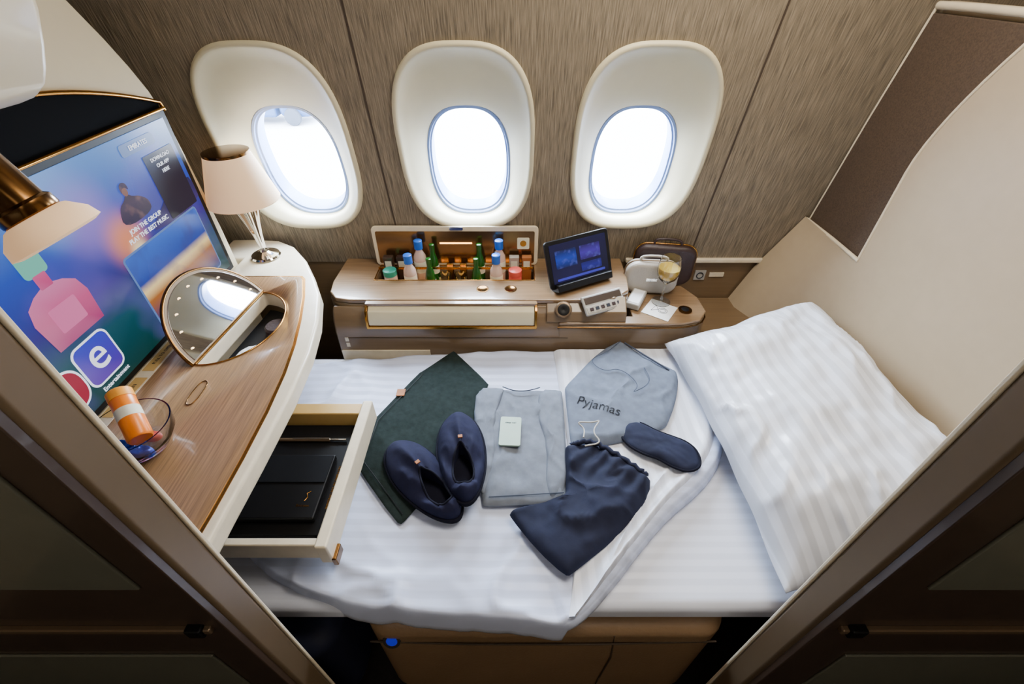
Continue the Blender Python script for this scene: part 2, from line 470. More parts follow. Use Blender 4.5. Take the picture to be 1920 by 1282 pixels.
# ------------------------------------------------------------------ left shell and television
ls = thing('screen_partition', 'cream curved partition panel holding the television', 'partition', (-.98, .85, 0))
prism('partition_panel', chaikin([(.31, .02), (1.40, .02), (1.395, .9), (1.375, 1.2), (1.36, 1.36), (1.30, 1.48), (1.20, 1.62), (1.0, 1.75), (.31, 1.8)], 1), -1.0, -.957, m_cream, ls, plane='x', bevel=.01)
arc = []
for i in range(21):
    y = .50 + (1.345 - .50) * i / 20
    arc.append((y, 1.452 - .09 * cl((y - .95) / .395) ** 1.6))
prism('dark_recess', [(.50, 1.34), (1.338, 1.34)][::-1] + arc, -.957, -.950, m_matblack, ls, plane='x', bevel=0)
tube('gold_arch', [(-.947, y, z) for y, z in arc] + [(-.947, 1.352, 1.34)], .005, m_gold, ls)

tv = thing('television', 'large wall television showing a colourful airline menu', 'television', (-.95, .9, .86))
box('bezel', -.956, -.944, .48, 1.345, .855, 1.345, m_black, tv, bevel=.003)
m_tvbg = ramp_screen('tv_picture', [(0, (0, 48, 40)), (.28, (2, 70, 84)), (.45, (40, 32, 124)), (.68, (24, 66, 176)), (1, (84, 142, 214))],
                     nscale=5, nmix=.35, s=1.2, c2=(120, 90, 200),
                     spots=[(.03, .11, .14, (170, 130, 215), .6), (.10, .03, .10, (255, 150, 60), .75), (.12, -.01, .045, (255, 235, 190), .9), (-.05, .14, .09, (120, 170, 235), .5), (.25, .06, .12, (60, 60, 150), .6)])
box('display', -.9445, -.942, .50, 1.325, .872, 1.328, m_tvbg, tv, bevel=0)
tube('gold_strip', [(-.942, .48, 1.347), (-.942, 1.345, 1.347)], .0045, m_gold, tv)
XS = -.9415
def scr(name, poly, mat, lift=0, par=None):
    return prism(name, poly, XS + lift, XS + lift + .0006, mat, par or tv, plane='x', bevel=0)
e_dk = E('tv_navy', (10, 14, 50), .9)
e_pk = ramp_screen('tv_pink', [(0, (170, 40, 110)), (.5, (205, 70, 130)), (1, (220, 120, 170))], lo=-.06, hi=.06, s=1.1, nmix=.4, c2=(240, 170, 200))
e_pu = ramp_screen('tv_purple', [(0, (80, 40, 160)), (1, (40, 50, 190))], lo=-.05, hi=.05, s=1.2, nmix=.2)
e_mg = E('tv_magenta', (160, 5, 50), 1.1); e_lb = E('tv_pale', (110, 145, 215), .8)
e_fig = ramp_screen('tv_figure', [(0, (30, 26, 70)), (.6, (80, 60, 90)), (1, (50, 34, 40))], lo=-.06, hi=.06, nscale=30, nmix=.6, s=.8, c2=(150, 110, 110))
e_skin = E('tv_skin', (150, 98, 84), .8); e_grn = E('tv_mint', (110, 200, 180), 1.0)
e_mt = ramp_screen('tv_mountain', [(0, (70, 50, 130)), (1, (14, 34, 96))], lo=-.05, hi=.05, nscale=14, nmix=.6, s=.85, c2=(6, 14, 56))
e_card = ramp_screen('tv_beach', [(0, (16, 40, 110)), (.35, (170, 100, 40)), (.5, (255, 220, 150)), (.62, (30, 60, 160)), (1, (50, 100, 205))], lo=-.09, hi=.09, nscale=16, nmix=.45, s=1.15, c2=(60, 50, 110))
scr('mountain_picture', chaikin([(1.10, 1.10), (1.325, 1.095), (1.325, 1.17), (1.29, 1.175), (1.24, 1.155), (1.20, 1.165), (1.16, 1.14), (1.12, 1.125)], 1), e_mt, .0002)
scr('figure_picture', chaikin([(1.02, 1.150), (1.13, 1.150), (1.138, 1.178), (1.115, 1.198), (1.09, 1.206), (1.083, 1.214), (1.070, 1.214), (1.064, 1.206), (1.035, 1.195)], 2), e_fig, .0008)
scr('figure_face', sell(1.077, 1.222, .009, .011, 2, 24), e_skin, .0010)
scr('figure_hair', chaikin([(1.065, 1.218), (1.066, 1.238), (1.078, 1.244), (1.091, 1.238), (1.091, 1.22), (1.083, 1.231), (1.070, 1.230)], 2), e_fig, .0014)
scr('info_panel', rrect(1.245, 1.185, .125, .165, .004), e_dk, .0008)
for k, t in enumerate(['DOWNLOAD', 'OUR APP', 'HERE']):
    text('panel_text', t, .013, (XS + .002, 1.245, 1.252 - .017 * k), (0, 1, 0), (0, 0, 1), W_TXT, tv)
scr('postcard_frame', rrect(1.125, .998, .325, .2, .012), e_lb, .0006)
scr('postcard_picture', rrect(1.125, .998, .315, .19, .008), e_card, .0014)
text('headline_text', 'PLAY THE BEST MUSIC', .016, (XS + .002, 1.09, 1.118), (0, 1, 0), (0, 0, 1), W_TXT, tv)
text('headline_text', 'JOIN THE GROUP', .016, (XS + .002, 1.09, 1.137), (0, 1, 0), (0, 0, 1), W_TXT, tv)
scr('title_pill', rrect(1.19, 1.298, .13, .028, .008), e_lb, .0004)
text('title_text', 'EMIRATES', .016, (XS + .002, 1.19, 1.298), (0, 1, 0), (0, 0, 1), W_TXT, tv)
scr('bottle_cap_picture', rrect(.775, 1.205, .055, .065, .01), e_grn, .0006)
scr('bottle_neck_picture', rrect(.775, 1.160, .03, .03, .003), e_pk, .001)
scr('bottle_body_picture', chaikin([(.71, 1.025), (.71, 1.025), (.84, 1.025), (.84, 1.025), (.848, 1.12), (.80, 1.15), (.75, 1.15), (.70, 1.12)], 1), e_pk, .0006)
scr('bottle_label_picture', rrect(.775, 1.078, .07, .055, .004), E('tv_pink_label', (225, 110, 165), 1.1), .0014)
scr('app_icon_border', rrect(.768, .958, .108, .108, .022), W_TXT, .0004)
scr('app_icon', rrect(.768, .958, .098, .098, .018), e_pu, .001)
text('icon_letter', 'e', .11, (XS + .0025, .768, .968), (0, 1, 0), (0, 0, 1), W_TXT, tv, ext=.0008)
text('icon_caption', 'Entertainment', .015, (XS + .002, .772, .892), (0, 1, 0), (0, 0, 1), W_TXT, tv)
scr('round_icon_border', sell(.662, .945, .05, .05, 2.6, 40), W_TXT, .0004)
scr('round_icon', sell(.662, .945, .045, .045, 2.6, 40), e_mg, .001)

# ------------------------------------------------------------------ desk
dk = thing('desk', 'curved veneer side desk with cream rim and gold inlay', 'desk', (-.74, .85, 0))
outer = [(-.95, .32), (-.545, .32), (-.543, .45), (-.538, .572), (-.534, .755), (-.542, .911), (-.564, 1.052), (-.604, 1.191), (-.652, 1.285), (-.72, 1.40), (-.80, 1.50),
         (-.87, 1.545), (-.966, 1.556), (-1.05, 1.555), (-1.05, 1.41), (-.95, 1.41)]
ds = prism('desk_rim', outer, .80, .85, m_edge, dk, bevel=.01)
wood = [(-.90, .325), (-.578, .325), (-.572, .45), (-.570, .572), (-.572, .70), (-.581, .829), (-.597, .94), (-.621, 1.052), (-.652, 1.17), (-.688, 1.270), (-.70, 1.285), (-.925, 1.285)]
goldp = [(-.905, .322), (-.570, .322), (-.564, .45), (-.562, .572), (-.564, .70), (-.573, .83), (-.589, .942), (-.613, 1.055), (-.644, 1.173), (-.679, 1.275), (-.695, 1.293), (-.93, 1.293)]
gi = prism('gold_inlay', goldp, .8495, .8512, m_gold, dk, bevel=0)
wd = prism('veneer_top', wood, .8505, .853, m_wood, dk, bevel=0)
hd = Vector((.035, .341, 0)).normalized(); hn = Vector((hd.y, -hd.x, 0)); hm = Vector((-.80, 1.025, 0))
D = [hm + hd * (.168 * math.cos(a)) + hn * (.135 * math.sin(a)) for a in [pi * i / 32 for i in range(33)]]
cutter = prism('c', [(p.x, p.y) for p in D], .78, .88, m_black, bevel=0)
for o in (ds, gi, wd): cut(o, cutter)
bpy.data.objects.remove(cutter)
prism('compartment', [(p.x, p.y) for p in D], .765, .785, m_black, dk, bevel=0)
tube('compartment_rim', [(p.x, p.y, .853) for p in D], .0025, m_gold, dk, cyclic=True)
box('desk_pedestal', -.95, -.80, .32, .50, 0, .80, m_brown, dk, bevel=.01)
slot = sell(0, 0, .012, .04, 2.5, 32)
tube('slot_cover', [(-.76 + a, .76 + b, .8535) for a, b in slot], .0012, m_brass, dk, cyclic=True)
box('plate_strip', -.945, -.905, .32, 1.28, .8505, .8535, m_edge, dk, bevel=.001)
for (yy, t) in ((.745, 'PUSH TO OPEN'), (.90, 'PULL TO OPEN')):
    box('brass_plate', -.94, -.91, yy - .065, yy + .065, .8535, .8545, m_yellowlin, dk, bevel=0)
    text('plate_text', t, .012, (-.925, yy, .8548), (0, 1, 0), (-1, 0, 0), m_ink, dk, ext=.0002)

# flip-up mirror
mi = thing('vanity_mirror', 'half-round flip-up vanity mirror with small bulbs', 'mirror', (-.80, 1.025, .853))
th = math.radians(58)
mu = -hn * math.cos(th) + Vector((0, 0, math.sin(th)))
mn = hd.cross(mu)
if mn.x < 0: mn = -mn
def mp_(a, b, c=0): return hm + Vector((0, 0, .858)) + hd * a + mu * b + mn * c
def dshape(ra, rb, n=40): return [(ra * math.cos(pi * i / n), rb * math.sin(pi * i / n)) for i in range(n + 1)]
def dplate(name, ra, rb, c0, c1, mat, off=0):
    s = dshape(ra, rb); n = len(s)
    v = [mp_(a, b + off, c0) for a, b in s] + [mp_(a, b + off, c1) for a, b in s]
    f = [tuple(range(n)), tuple(range(2 * n - 1, n - 1, -1))] + [(i, (i + 1) % n, n + (i + 1) % n, n + i) for i in range(n)]
    return mesh_obj(name, v, f, mat, mi, bevel=.001)
dplate('lid', .172, .172, -.012, 0, m_champ)
dplate('mirror_glass', .16, .158, 0, .0015, m_mirror, .004)
tube('lid_edge', [mp_(a, b, -.004) for a, b in dshape(.172, .172)], .005, m_brass, mi, cyclic=True)
for i in range(9):
    a = pi * (i + .5) / 9
    p = mp_(.14 * math.cos(a), .138 * math.sin(a) + .004, .003)
    lathe('bulb', [(.0035, 0), (.0035, .001), (.001, .003)], p, m_bulb, mi, seg=10)
tp = puff('tissue_packet', [(-.775, .90), (-.71, .93), (-.70, .99), (-.76, 1.0)], .786, .03, m_white, amp=.01)
top(tp, 'white tissue packet inside the open desk compartment', 'tissue packet')
cc = lathe('compact_case', [(.03, 0), (.036, .006), (.036, .02), (.03, .026)], (-.71, 1.08, .786), m_bag2)
top(cc, 'round dark compact case in the desk compartment', 'compact')

# drawer
dr = bpy.data.objects.new('drawer', None); dr.location = (-.5, .68, .61); dr.empty_display_size = .05; link(dr, dk)
box('drawer_front', -.428, -.400, .462, .890, .612, .685, m_edge, dr, bevel=.005)
box('drawer_near_side', -.78, -.428, .470, .488, .618, .678, m_edge, dr)
box('drawer_far_side', -.78, -.428, .845, .885, .618, .678, m_yellowlin, dr)
box('drawer_bottom', -.78, -.428, .488, .846, .612, .622, m_edge, dr, bevel=0)
box('velvet_liner', -.78, -.430, .489, .842, .622, .634, m_velvet, dr)
box('drawer_pull', -.404, -.392, .462, .50, .60, .63, m_brass, dr, bevel=.003)
nb = thing('notebook', 'black leather notebook with small gold emblem', 'notebook', (-.55, .64, .637))
box('cover', -.66, -.464, .545, .725, .6375, .655, m_black, nb, bevel=.004)
box('cover_flap', -.66, -.467, .64, .72, .655, .658, m_velvet, nb, bevel=.001)
tube('emblem', [(-.50, .59, .6557), (-.495, .60, .6557), (-.50, .61, .6557), (-.492, .616, .6557)], .0010, m_gold, nb)
text('emblem_text', 'Emirates', .009, (-.50, .578, .6557), (1, 0, 0), (0, 1, 0), m_gold, nb, ext=.0002)
bx = box('document_wallet', -.75, -.438, .515, .835, .6342, .637, m_black, bevel=.001)
top(bx, 'flat black document wallet lining the drawer', 'wallet')
pn = thing('pen', 'slim black and chrome ballpoint pen', 'pen', (-.55, .782, .637))
tube('barrel', [(-.64, .782, .643), (-.50, .782, .643)], .005, m_champ, pn)
tube('tip', [(-.50, .782, .643), (-.455, .782, .643)], .0035, m_chrome, pn)
tube('clip', [(-.60, .782, .649), (-.50, .782, .649)], .0018, m_chrome, pn)
text('wallet_text', 'WRITING SET BY EMIRATES', .010, (-.448, .64, .6375), (0, 1, 0), (-1, 0, 0), m_gold, bx, ext=.0002)

# table lamp
lp = thing('table_lamp', 'chrome fluted table lamp with cream shade', 'lamp', (-.87, 1.425, .85))
LX, LY = -.87, 1.425
lathe('lamp_foot', [(.048, 0), (.05, .004), (.046, .01), (.03, .014), (.014, .022), (.010, .032)], (LX, LY, .8505), m_chrome, lp)
v = []; f = []; NS = 48; prof = [(.009, .03), (.011, .05), (.016, .09), (.024, .13), (.034, .17), (.046, .205)]
for r, z in prof:
    for i in range(NS):
        a = 2 * pi * i / NS; rr = r * (1 + .16 * math.cos(6 * a)); v.append((LX + rr * math.cos(a), LY + rr * math.sin(a), .85 + z))
for k in range(len(prof) - 1):
    for i in range(NS):
        j = (i + 1) % NS; f.append((k * NS + i, k * NS + j, (k + 1) * NS + j, (k + 1) * NS + i))
mesh_obj('fluted_column', v, f, m_chrome, lp, ang=80)
lathe('lamp_shade', [(.108, .205), (.110, .208), (.066, .355), (.062, .355), (.062, .352), (.104, .207)], (LX, LY, .85), m_shade, lp, seg=48)
lathe('shade_cap', [(.064, .348), (.067, .352), (.067, .36), (.058, .362)], (LX, LY, .85), m_brass, lp, seg=48)

# reading lamp on brass arm
rl = thing('reading_lamp', 'brass wall reading lamp with cream glass shade', 'lamp', (-.95, .66, 1.36))
R = Matrix.Translation((-.712, .652, 1.315)) @ Matrix.Rotation(math.radians(-24), 4, 'Y') @ Matrix.Scale(1.15, 4)
lathe('shade', [(.050, 0), (.06, .003), (.056, .018), (.040, .034), (.034, .036)], (0, 0, 0), m_shade, rl, T=R, seg=40)
lathe('brass_body', [(.033, .034), (.036, .038), (.036, .05), (.031, .054), (.031, .13), (.034, .134), (.034, .15)], (0, 0, 0), m_brass, rl, T=R, seg=40)
q = R @ Vector((0, 0, .145)); tube('arm', [tuple(q), (q.x - .05, q.y, q.z), (-.95, q.y, q.z)], .011, m_brass, rl)

# overhead cream hood beside the entry
hp = chaikin([(-.95, 1.50), (-.72, 1.49), (-.67, 1.505), (-.64, 1.545), (-.605, 1.62), (-.595, 1.72), (-.595, 1.95), (-.95, 1.95)], 1)
hd_ = prism('overhead_hood', hp, .60, .74, m_cream, plane='y', bevel=.02)
top(hd_, 'rounded cream overhead hood above the television', 'hood')

# snack bowl
BX, BY = -.785, .60
bw = thing('snack_bowl', 'round clear glass bowl holding wrapped snacks', 'bowl', (BX, BY, .854))
lathe('bowl_glass', [(.03, 0), (.05, .006), (.072, .04), (.076, .07), (.073, .07), (.068, .04), (.046, .012), (.001, .01)], (BX, BY, .854), m_glass, bw, seg=48)
sn = thing('snack_tube', 'orange snack tube with pale band in glass bowl', 'snack', (BX, BY + .03, .90))
ax = Vector((-.62, .70, .42)).normalized()
T = Matrix.Translation(Vector((BX + .030, BY - .020, .905))) @ ax.to_track_quat('Z', 'Y').to_matrix().to_4x4()
lathe('tube_body', [(.020, 0), (.023, .004), (.023, .112), (.021, .116)], (0, 0, 0), m_orange, sn, T=T, seg=28)
lathe('tube_band', [(.0233, .05), (.0233, .074)], (0, 0, 0), m_label, sn, T=T, seg=28)
lathe('tube_cap', [(.0238, .100), (.0238, .120), (.020, .123)], (0, 0, 0), M('orange_cap', (240, 160, 40), .4), sn, T=T, seg=28)
for i, (x, y, mm, lab) in enumerate([(BX + .02, BY - .03, m_bluew, 'blue foil wrapped sweet in the glass bowl'), (BX - .025, BY - .02, m_bluew, 'blue foil wrapped sweet in the glass bowl'), (BX + .02, BY + .005, m_red, 'coral wrapped sweet in the glass bowl')]):
    s = puff('wrapped_sweet', [(x - .028, y - .012), (x + .028, y - .014), (x + .026, y + .013), (x - .028, y + .014)], .870 + .004 * i, .016, mm, amp=.008, sc=60, n=40, rings=8)
    top(s, lab, 'sweet', 'wrapped sweets in the bowl')

# ------------------------------------------------------------------ bed
bs = thing('reclined_seat', 'taupe leather seat base under the flat bed', 'seat', (.08, .8, 0))
prism('leather_base', rrect(.08, .80, .86, .86, .06), 0, .465, m_leath, bs, bevel=.035, seg=5)
tube('seam', [(-.34, .372, .40), (-.1, .366, .40), (.2, .366, .40), (.49, .372, .40)], .0025, m_seam, bs)
tube('seam', [(.24, .367, .06), (.25, .366, .3), (.24, .372, .44)], .002, m_seam, bs)
BT = Matrix.Translation((-.285, .370, .415)) @ Matrix.Rotation(math.radians(65), 4, 'X')
lathe('button_ring', [(.019, 0), (.022, .001), (.021, .004), (.016, .004)], (0, 0, 0), m_chrome, bs, T=BT)
lathe('lit_button', [(.0155, .002), (.013, .0045), (.003, .0045)], (0, 0, 0), m_blueled, bs, T=BT)
ot = prism('footwell_cushion', rrect(-.60, .50, .34, .32, .08), 0, .40, m_navyleath, bevel=.05, seg=5)
top(ot, 'dark navy rounded footwell cushion beneath the bed', 'cushion')
mt = prism('mattress', rrect(.115, .820, 1.83, .85, .05), .467, .535, m_sheet, bevel=.025, seg=4)
top(mt, 'flat white sheeted mattress of the suite bed', 'mattress')

near = chaikin([(-.80, .64), (-.716, .575), (-.563, .462), (-.37, .398), (-.2, .382), (-.046, .372), (.05, .362), (.113, .352), (.17, .39), (.2326, .45), (.32, .54), (.40, .615), (.52, .70), (.606, .80), (.64, .90), (.6466, 1.079), (.635, 1.23)], 2, False)
far = chaikin([(-.80, 1.15), (-.571, 1.18), (-.215, 1.225), (.149, 1.240), (.4, 1.242), (.62, 1.245)], 2, False)
NU, NV = 210, 90
Nn = resample(near, NU); Ff = resample(far, NU)
def hduv(x, y):
    w = .006 * fbm(x * 2.6, y * 2.6, 1) + .0022 * fbm(x * 9, y * 9, 4)
    nearf = cl((.62 - y) / .2); footf = cl((-.38 - x) / .2)
    w += .016 * ridge(x * 3.2 + .5 * fbm(x * 4, y * 4, 2), y * 6.5, 9) * nearf
    w += .008 * ridge(x * 7.0 + y * 4, y * 4.5 - x * 3, 21) * nearf
    w += .018 * ridge(x * 6.5, y * 3.0 + .5 * fbm(x * 3, y * 3, 8), 3) * footf
    w += .009 * ridge(x * 5 - y * 3, y * 5 + x * 3, 12) * cl((y - 1.0) / .15) * cl((.1 - x) / .1)
    return .566 + w
v = []; f = []
ext = 7
for i in range(NU):
    a = Nn[i]; b = Ff[i]
    d = (a - b).normalized(); s = i / (NU - 1)
    drop = .075 if s < .47 else .024
    for j in range(ext, 0, -1):
        q = j / ext
        out = .012 * math.sin(q * pi / 2) + (.004 * fbm(s * 22, 0, 3) + .002 * fbm(s * 50, 2, 3)) * q * (1 if s < .47 else .2)
        p = a + d * out
        v.append((p.x, p.y, hduv(a.x, a.y) - drop * (1 - math.cos(q * pi / 2)) - (0 if q < .9 else .004)))
    for j in range(NV):
        t = j / (NV - 1); p = a.lerp(b, t)
        roll = .012 * math.exp(-((t - .03) / .05) ** 2) if s > .47 else 0
        v.append((p.x, p.y, hduv(p.x, p.y) + roll))
R_ = NV + ext
for i in range(NU - 1):
    for j in range(R_ - 1):
        q = i * R_ + j; f.append((q, q + 1, q + R_ + 1, q + R_))
dv = thing('duvet', 'white satin-striped duvet folded back across the bed', 'duvet', (0, .8, .535))
ob = mesh_obj('duvet_cover', v, f, m_duvet, dv, ang=80)
sm = ob.modifiers.new('thickness', 'SOLIDIFY'); sm.thickness = .02; sm.offset = -1
Lc = resample(chaikin([(.12, .362), (.15, .50), (.165, .75), (.158, 1.0), (.15, 1.235)], 2, False), 80)
Rc = resample(chaikin([(.135, .362), (.2326, .462), (.40, .63), (.52, .72), (.60, .82), (.63, .92), (.636, 1.079), (.625, 1.235)], 2, False), 80)
v = []; f = []; NS = 60
for i in range(80):
    for j in range(NS):
        s = j / (NS - 1); p = Lc[i].lerp(Rc[i], s)
        edge = (1 - (1 - min(1, s / .05)) ** 2) * (1 - (1 - min(1, (1 - s) / .08)) ** 2)
        cr_ = .018 * ridge((p.x * .8 - p.y * .6) * 11, (p.x * .6 + p.y * .8) * 2.2, 7) * cl((.80 - p.y) / .2 + .15) + .004 * fbm(p.x * 5, p.y * 5, 7)
        cr_ += .014 * math.exp(-((s - .93) / .05) ** 2)
        v.append((p.x, p.y, hduv(p.x, p.y) + .002 + (.012 + cr_) * edge))
for i in range(79):
    for j in range(NS - 1):
        q = i * NS + j; f.append((q, q + 1, q + NS + 1, q + NS))
mesh_obj('folded_flap', v, f, m_flap, dv, ang=80)

# pillow
NP = 90; v = []; f = []
Rp = Matrix.Rotation(math.radians(3), 4, 'Z') @ Matrix.Rotation(math.radians(-17), 4, 'Y')
for side in (1, -1):
    for i in range(NP + 1):
        for j in range(NP + 1):
            u = -1 + 2 * i / NP; w = -1 + 2 * j / NP
            x = .252 * u * (1 - .08 * (1 - w * w)); y = .418 * w * (1 - .06 * (1 - u * u))
            h = (.128 if side > 0 else .05) * (max(0, (1 - u ** 4) * (1 - w ** 4))) ** .55
            h *= 1 + .18 * fbm(u * 1.6, w * 2.4, 2)
            ee = max(abs(u), abs(w))
            h += .022 * ridge(u * 2.6 + .4 * fbm(u * 3, w * 3, 1), w * 1.6, 5) * cl((ee - .45) / .4) * (1 - ee ** 8)
            wave = .007 * math.sin(w * 14 + u * 3) * ee ** 8 + .006 * math.sin(u * 11) * abs(w) ** 8
            v.append(Vector((x, y, side * max(h, .002) + wave)))
S = (NP + 1) ** 2
for s in (0, 1):
    for i in range(NP):
        for j in range(NP):
            a = s * S + i * (NP + 1) + j; f.append((a, a + 1, a + NP + 2, a + NP + 1))
rim = [(i, 0) for i in range(NP)] + [(NP, j) for j in range(NP)] + [(i, NP) for i in range(NP, 0, -1)] + [(0, j) for j in range(NP, 0, -1)]
idx = [i * (NP + 1) + j for i, j in rim]
for k in range(len(idx)):
    a, b = idx[k], idx[(k + 1) % len(idx)]; f.append((a, b, b + S, a + S))
pl = mesh_obj('pillow', v, f, m_pillow, ang=180, recenter=False)
pl.location = (.804, .825, .684); pl.rotation_euler = Rp.to_euler()
top(pl, 'large white striped pillow leaning against the shell', 'pillow')

# ------------------------------------------------------------------ clothes and amenities on the bed
fb = thing('felt_bag', 'dark charcoal green felt bag lying flat', 'bag', (-.27, .9, .575))
puff('bag_body', [(-.212, 1.230), (-.205, 1.225), (-.076, 1.063), (-.08, 1.05), (-.15, .772), (-.27, .575), (-.285, .572), (-.434, .745), (-.436, .76), (-.428, .90), (-.42, .915), (-.315, 1.12), (-.305, 1.125)],
     .576, .008, m_felt, fb, amp=.003, smooth=1, ctr=(-.26, .9), rg=.003, rsc=4)
tube('bag_seam', [(-.275, .595, .585), (-.415, .755, .586), (-.405, .90, .586), (-.30, 1.10, .586)], .0012, m_black, fb)
box('leather_tag', -.372, -.345, 1.0, 1.03, .584, .5875, m_tan, fb, bevel=.001)

ts = thing('grey_shirt', 'folded heather grey pyjama top', 'shirt', (.02, .82, .578))
SH = dict(amp=.006, sc=10, smooth=1, seed=3, rg=.008, rsc=7, stretch=(1.3, .5))
puff('shirt_body', [(-.117, 1.034), (-.11, 1.038), (-.02, 1.034), (.02, 1.028), (.06, 1.032), (.155, 1.026), (.164, 1.018), (.158, .85), (.147, .638), (.142, .633), (.03, .625), (-.07, .62), (-.077, .626), (-.118, .90)],
     .577, .013, m_grey, ts, **SH)
puff('shirt_sleeve', [(-.115, 1.035), (-.03, 1.036), (-.025, 1.02), (-.052, .90), (-.045, .76), (-.07, .65), (-.085, .66), (-.117, .90)], .584, .014, m_grey, ts, amp=.005, sc=14, smooth=1, seed=5, rg=.004)
puff('shirt_sleeve', [(.09, 1.03), (.158, 1.026), (.162, 1.01), (.155, .85), (.146, .65), (.085, .64), (.10, .80), (.075, .93)], .584, .013, m_grey, ts, amp=.005, sc=14, smooth=1, seed=9, rg=.004)
tube('neckline', chaikin([(-.03, 1.033, .594), (.0, 1.012, .599), (.035, 1.007, .600), (.07, 1.015, .600), (.09, 1.03, .594)], 2, False), .0018, m_greyd, ts)
tube('hem_seam', [(-.06, .640, .591), (.04, .645, .593), (.135, .652, .592)], .0012, m_greyd, ts)
cdT = Matrix.Translation((-.005, .845, .6015)) @ Matrix.Rotation(math.radians(-3), 4, 'Z')
cd = thing('mint_card', 'small pale mint card on the grey shirt', 'card', (-.012, .845, .598))
prism('card_body', rrect(0, 0, .062, .105, .006), -.003, .003, m_mint, cd, bevel=.001, T=cdT)
text('card_text', 'sleep well', .008, cdT @ Vector((0, .03, .0035)), (1, -.05, 0), (.05, 1, 0), m_greyd, cd, ext=.0002)

pb = thing('pyjama_pouch', 'grey drawstring pyjama pouch with printed lettering', 'pouch', (.35, 1.0, .59))
puff('pouch_body', [(.375, 1.255), (.392, 1.268), (.42, 1.235), (.47, 1.18), (.548, 1.115), (.556, 1.105), (.546, 1.05), (.51, .96), (.46, .872), (.45, .868), (.38, .83), (.25, .80), (.172, .79), (.168, .80), (.170, 1.02), (.175, 1.04), (.203, 1.075), (.279, 1.173), (.33, 1.225)],
     .588, .018, m_grey2, pb, amp=.008, sc=9, seed=8, smooth=1, rg=.009, rsc=6)
tube('pouch_hem', [(.405, 1.245, .601), (.455, 1.17, .611), (.525, 1.10, .605)], .003, m_greyd, pb)
tube('pouch_cord', chaikin([(.39, 1.25, .606), (.33, 1.18, .615), (.26, 1.14, .615), (.30, 1.08, .616), (.36, 1.10, .616), (.41, 1.02, .616), (.37, .98, .616), (.45, 1.03, .616), (.44, 1.1, .616)], 3, False), .0011, m_greyd, pb)
# printed lettering follows the cloth just above its surface
pt = text('pouch_text', 'Pyjamas', .043, (.265, .935, .6155), (1, -.45, 0), (.45, 1, 0), m_ink, pb, ext=.0008)
sw = pt.modifiers.new('print_on_cloth', 'SHRINKWRAP'); sw.target = [c for c in pb.children if c.name.startswith('pouch_body')][0]
sw.wrap_method = 'PROJECT'; sw.use_project_z = True; sw.use_positive_direction = True; sw.use_negative_direction = True; sw.offset = .0012
sw.project_limit = .05

tr_ = thing('navy_trousers', 'folded navy pyjama trousers with drawstring', 'trousers', (.18, .66, .59))
def pleat(x, y):
    d = (Vector((x, y)) - Vector((.12, .46))); dd = Vector((.55, .835)); perp = Vector((-.835, .55))
    along = d.dot(dd); pr = d.dot(perp)
    return .006 * math.sin(pr * 150 + 2 * math.sin(along * 20)) * cl((along - .20) / .10) + .005 * math.sin(pr * 34 + along * 10)
puff('trouser_body', [(.150, .790), (.158, .80), (.245, .815), (.36, .70), (.371, .682), (.335, .61), (.25, .53), (.135, .447), (.122, .441), (.06, .50), (-.005, .585), (-.007, .597), (.06, .61), (.137, .63), (.145, .70)],
     .590, .026, m_navy, tr_, amp=.010, sc=10, seed=6, smooth=1, ctr=(.19, .64), hf=pleat, rg=.014, rsc=7)
wb = chaikin([(.165, .79, .610), (.22, .80, .621), (.29, .745, .624), (.355, .692, .612)], 3, False)
tube('waistband', [(p[0] + .002 * math.sin(i * 2.4), p[1] + .002 * math.sin(i * 2.4), p[2] + .0015 * math.sin(i * 2.4)) for i, p in enumerate(wb)], .007, m_navy, tr_)
tube('drawstring', chaikin([(.20, .80, .630), (.21, .84, .620), (.185, .86, .627), (.235, .855, .628), (.26, .87, .624), (.225, .82, .631), (.25, .78, .632), (.20, .77, .632)], 3, False), .0022, m_lightgrey, tr_)

em = thing('eye_mask', 'padded dark navy sleeping mask', 'eye mask', (.40, .78, .585))
mk = [(.318, .862), (.345, .888), (.385, .88), (.42, .85), (.46, .83), (.50, .81), (.522, .775), (.515, .725), (.475, .708), (.435, .725), (.405, .752), (.37, .765), (.335, .79), (.315, .825)]
puff('mask_body', mk, .594, .016, m_navy, em, amp=.004, smooth=2)
tube('mask_piping', [(p[0], p[1], .5985) for p in chaikin(mk, 2)], .0035, m_slipin, em, cyclic=True)

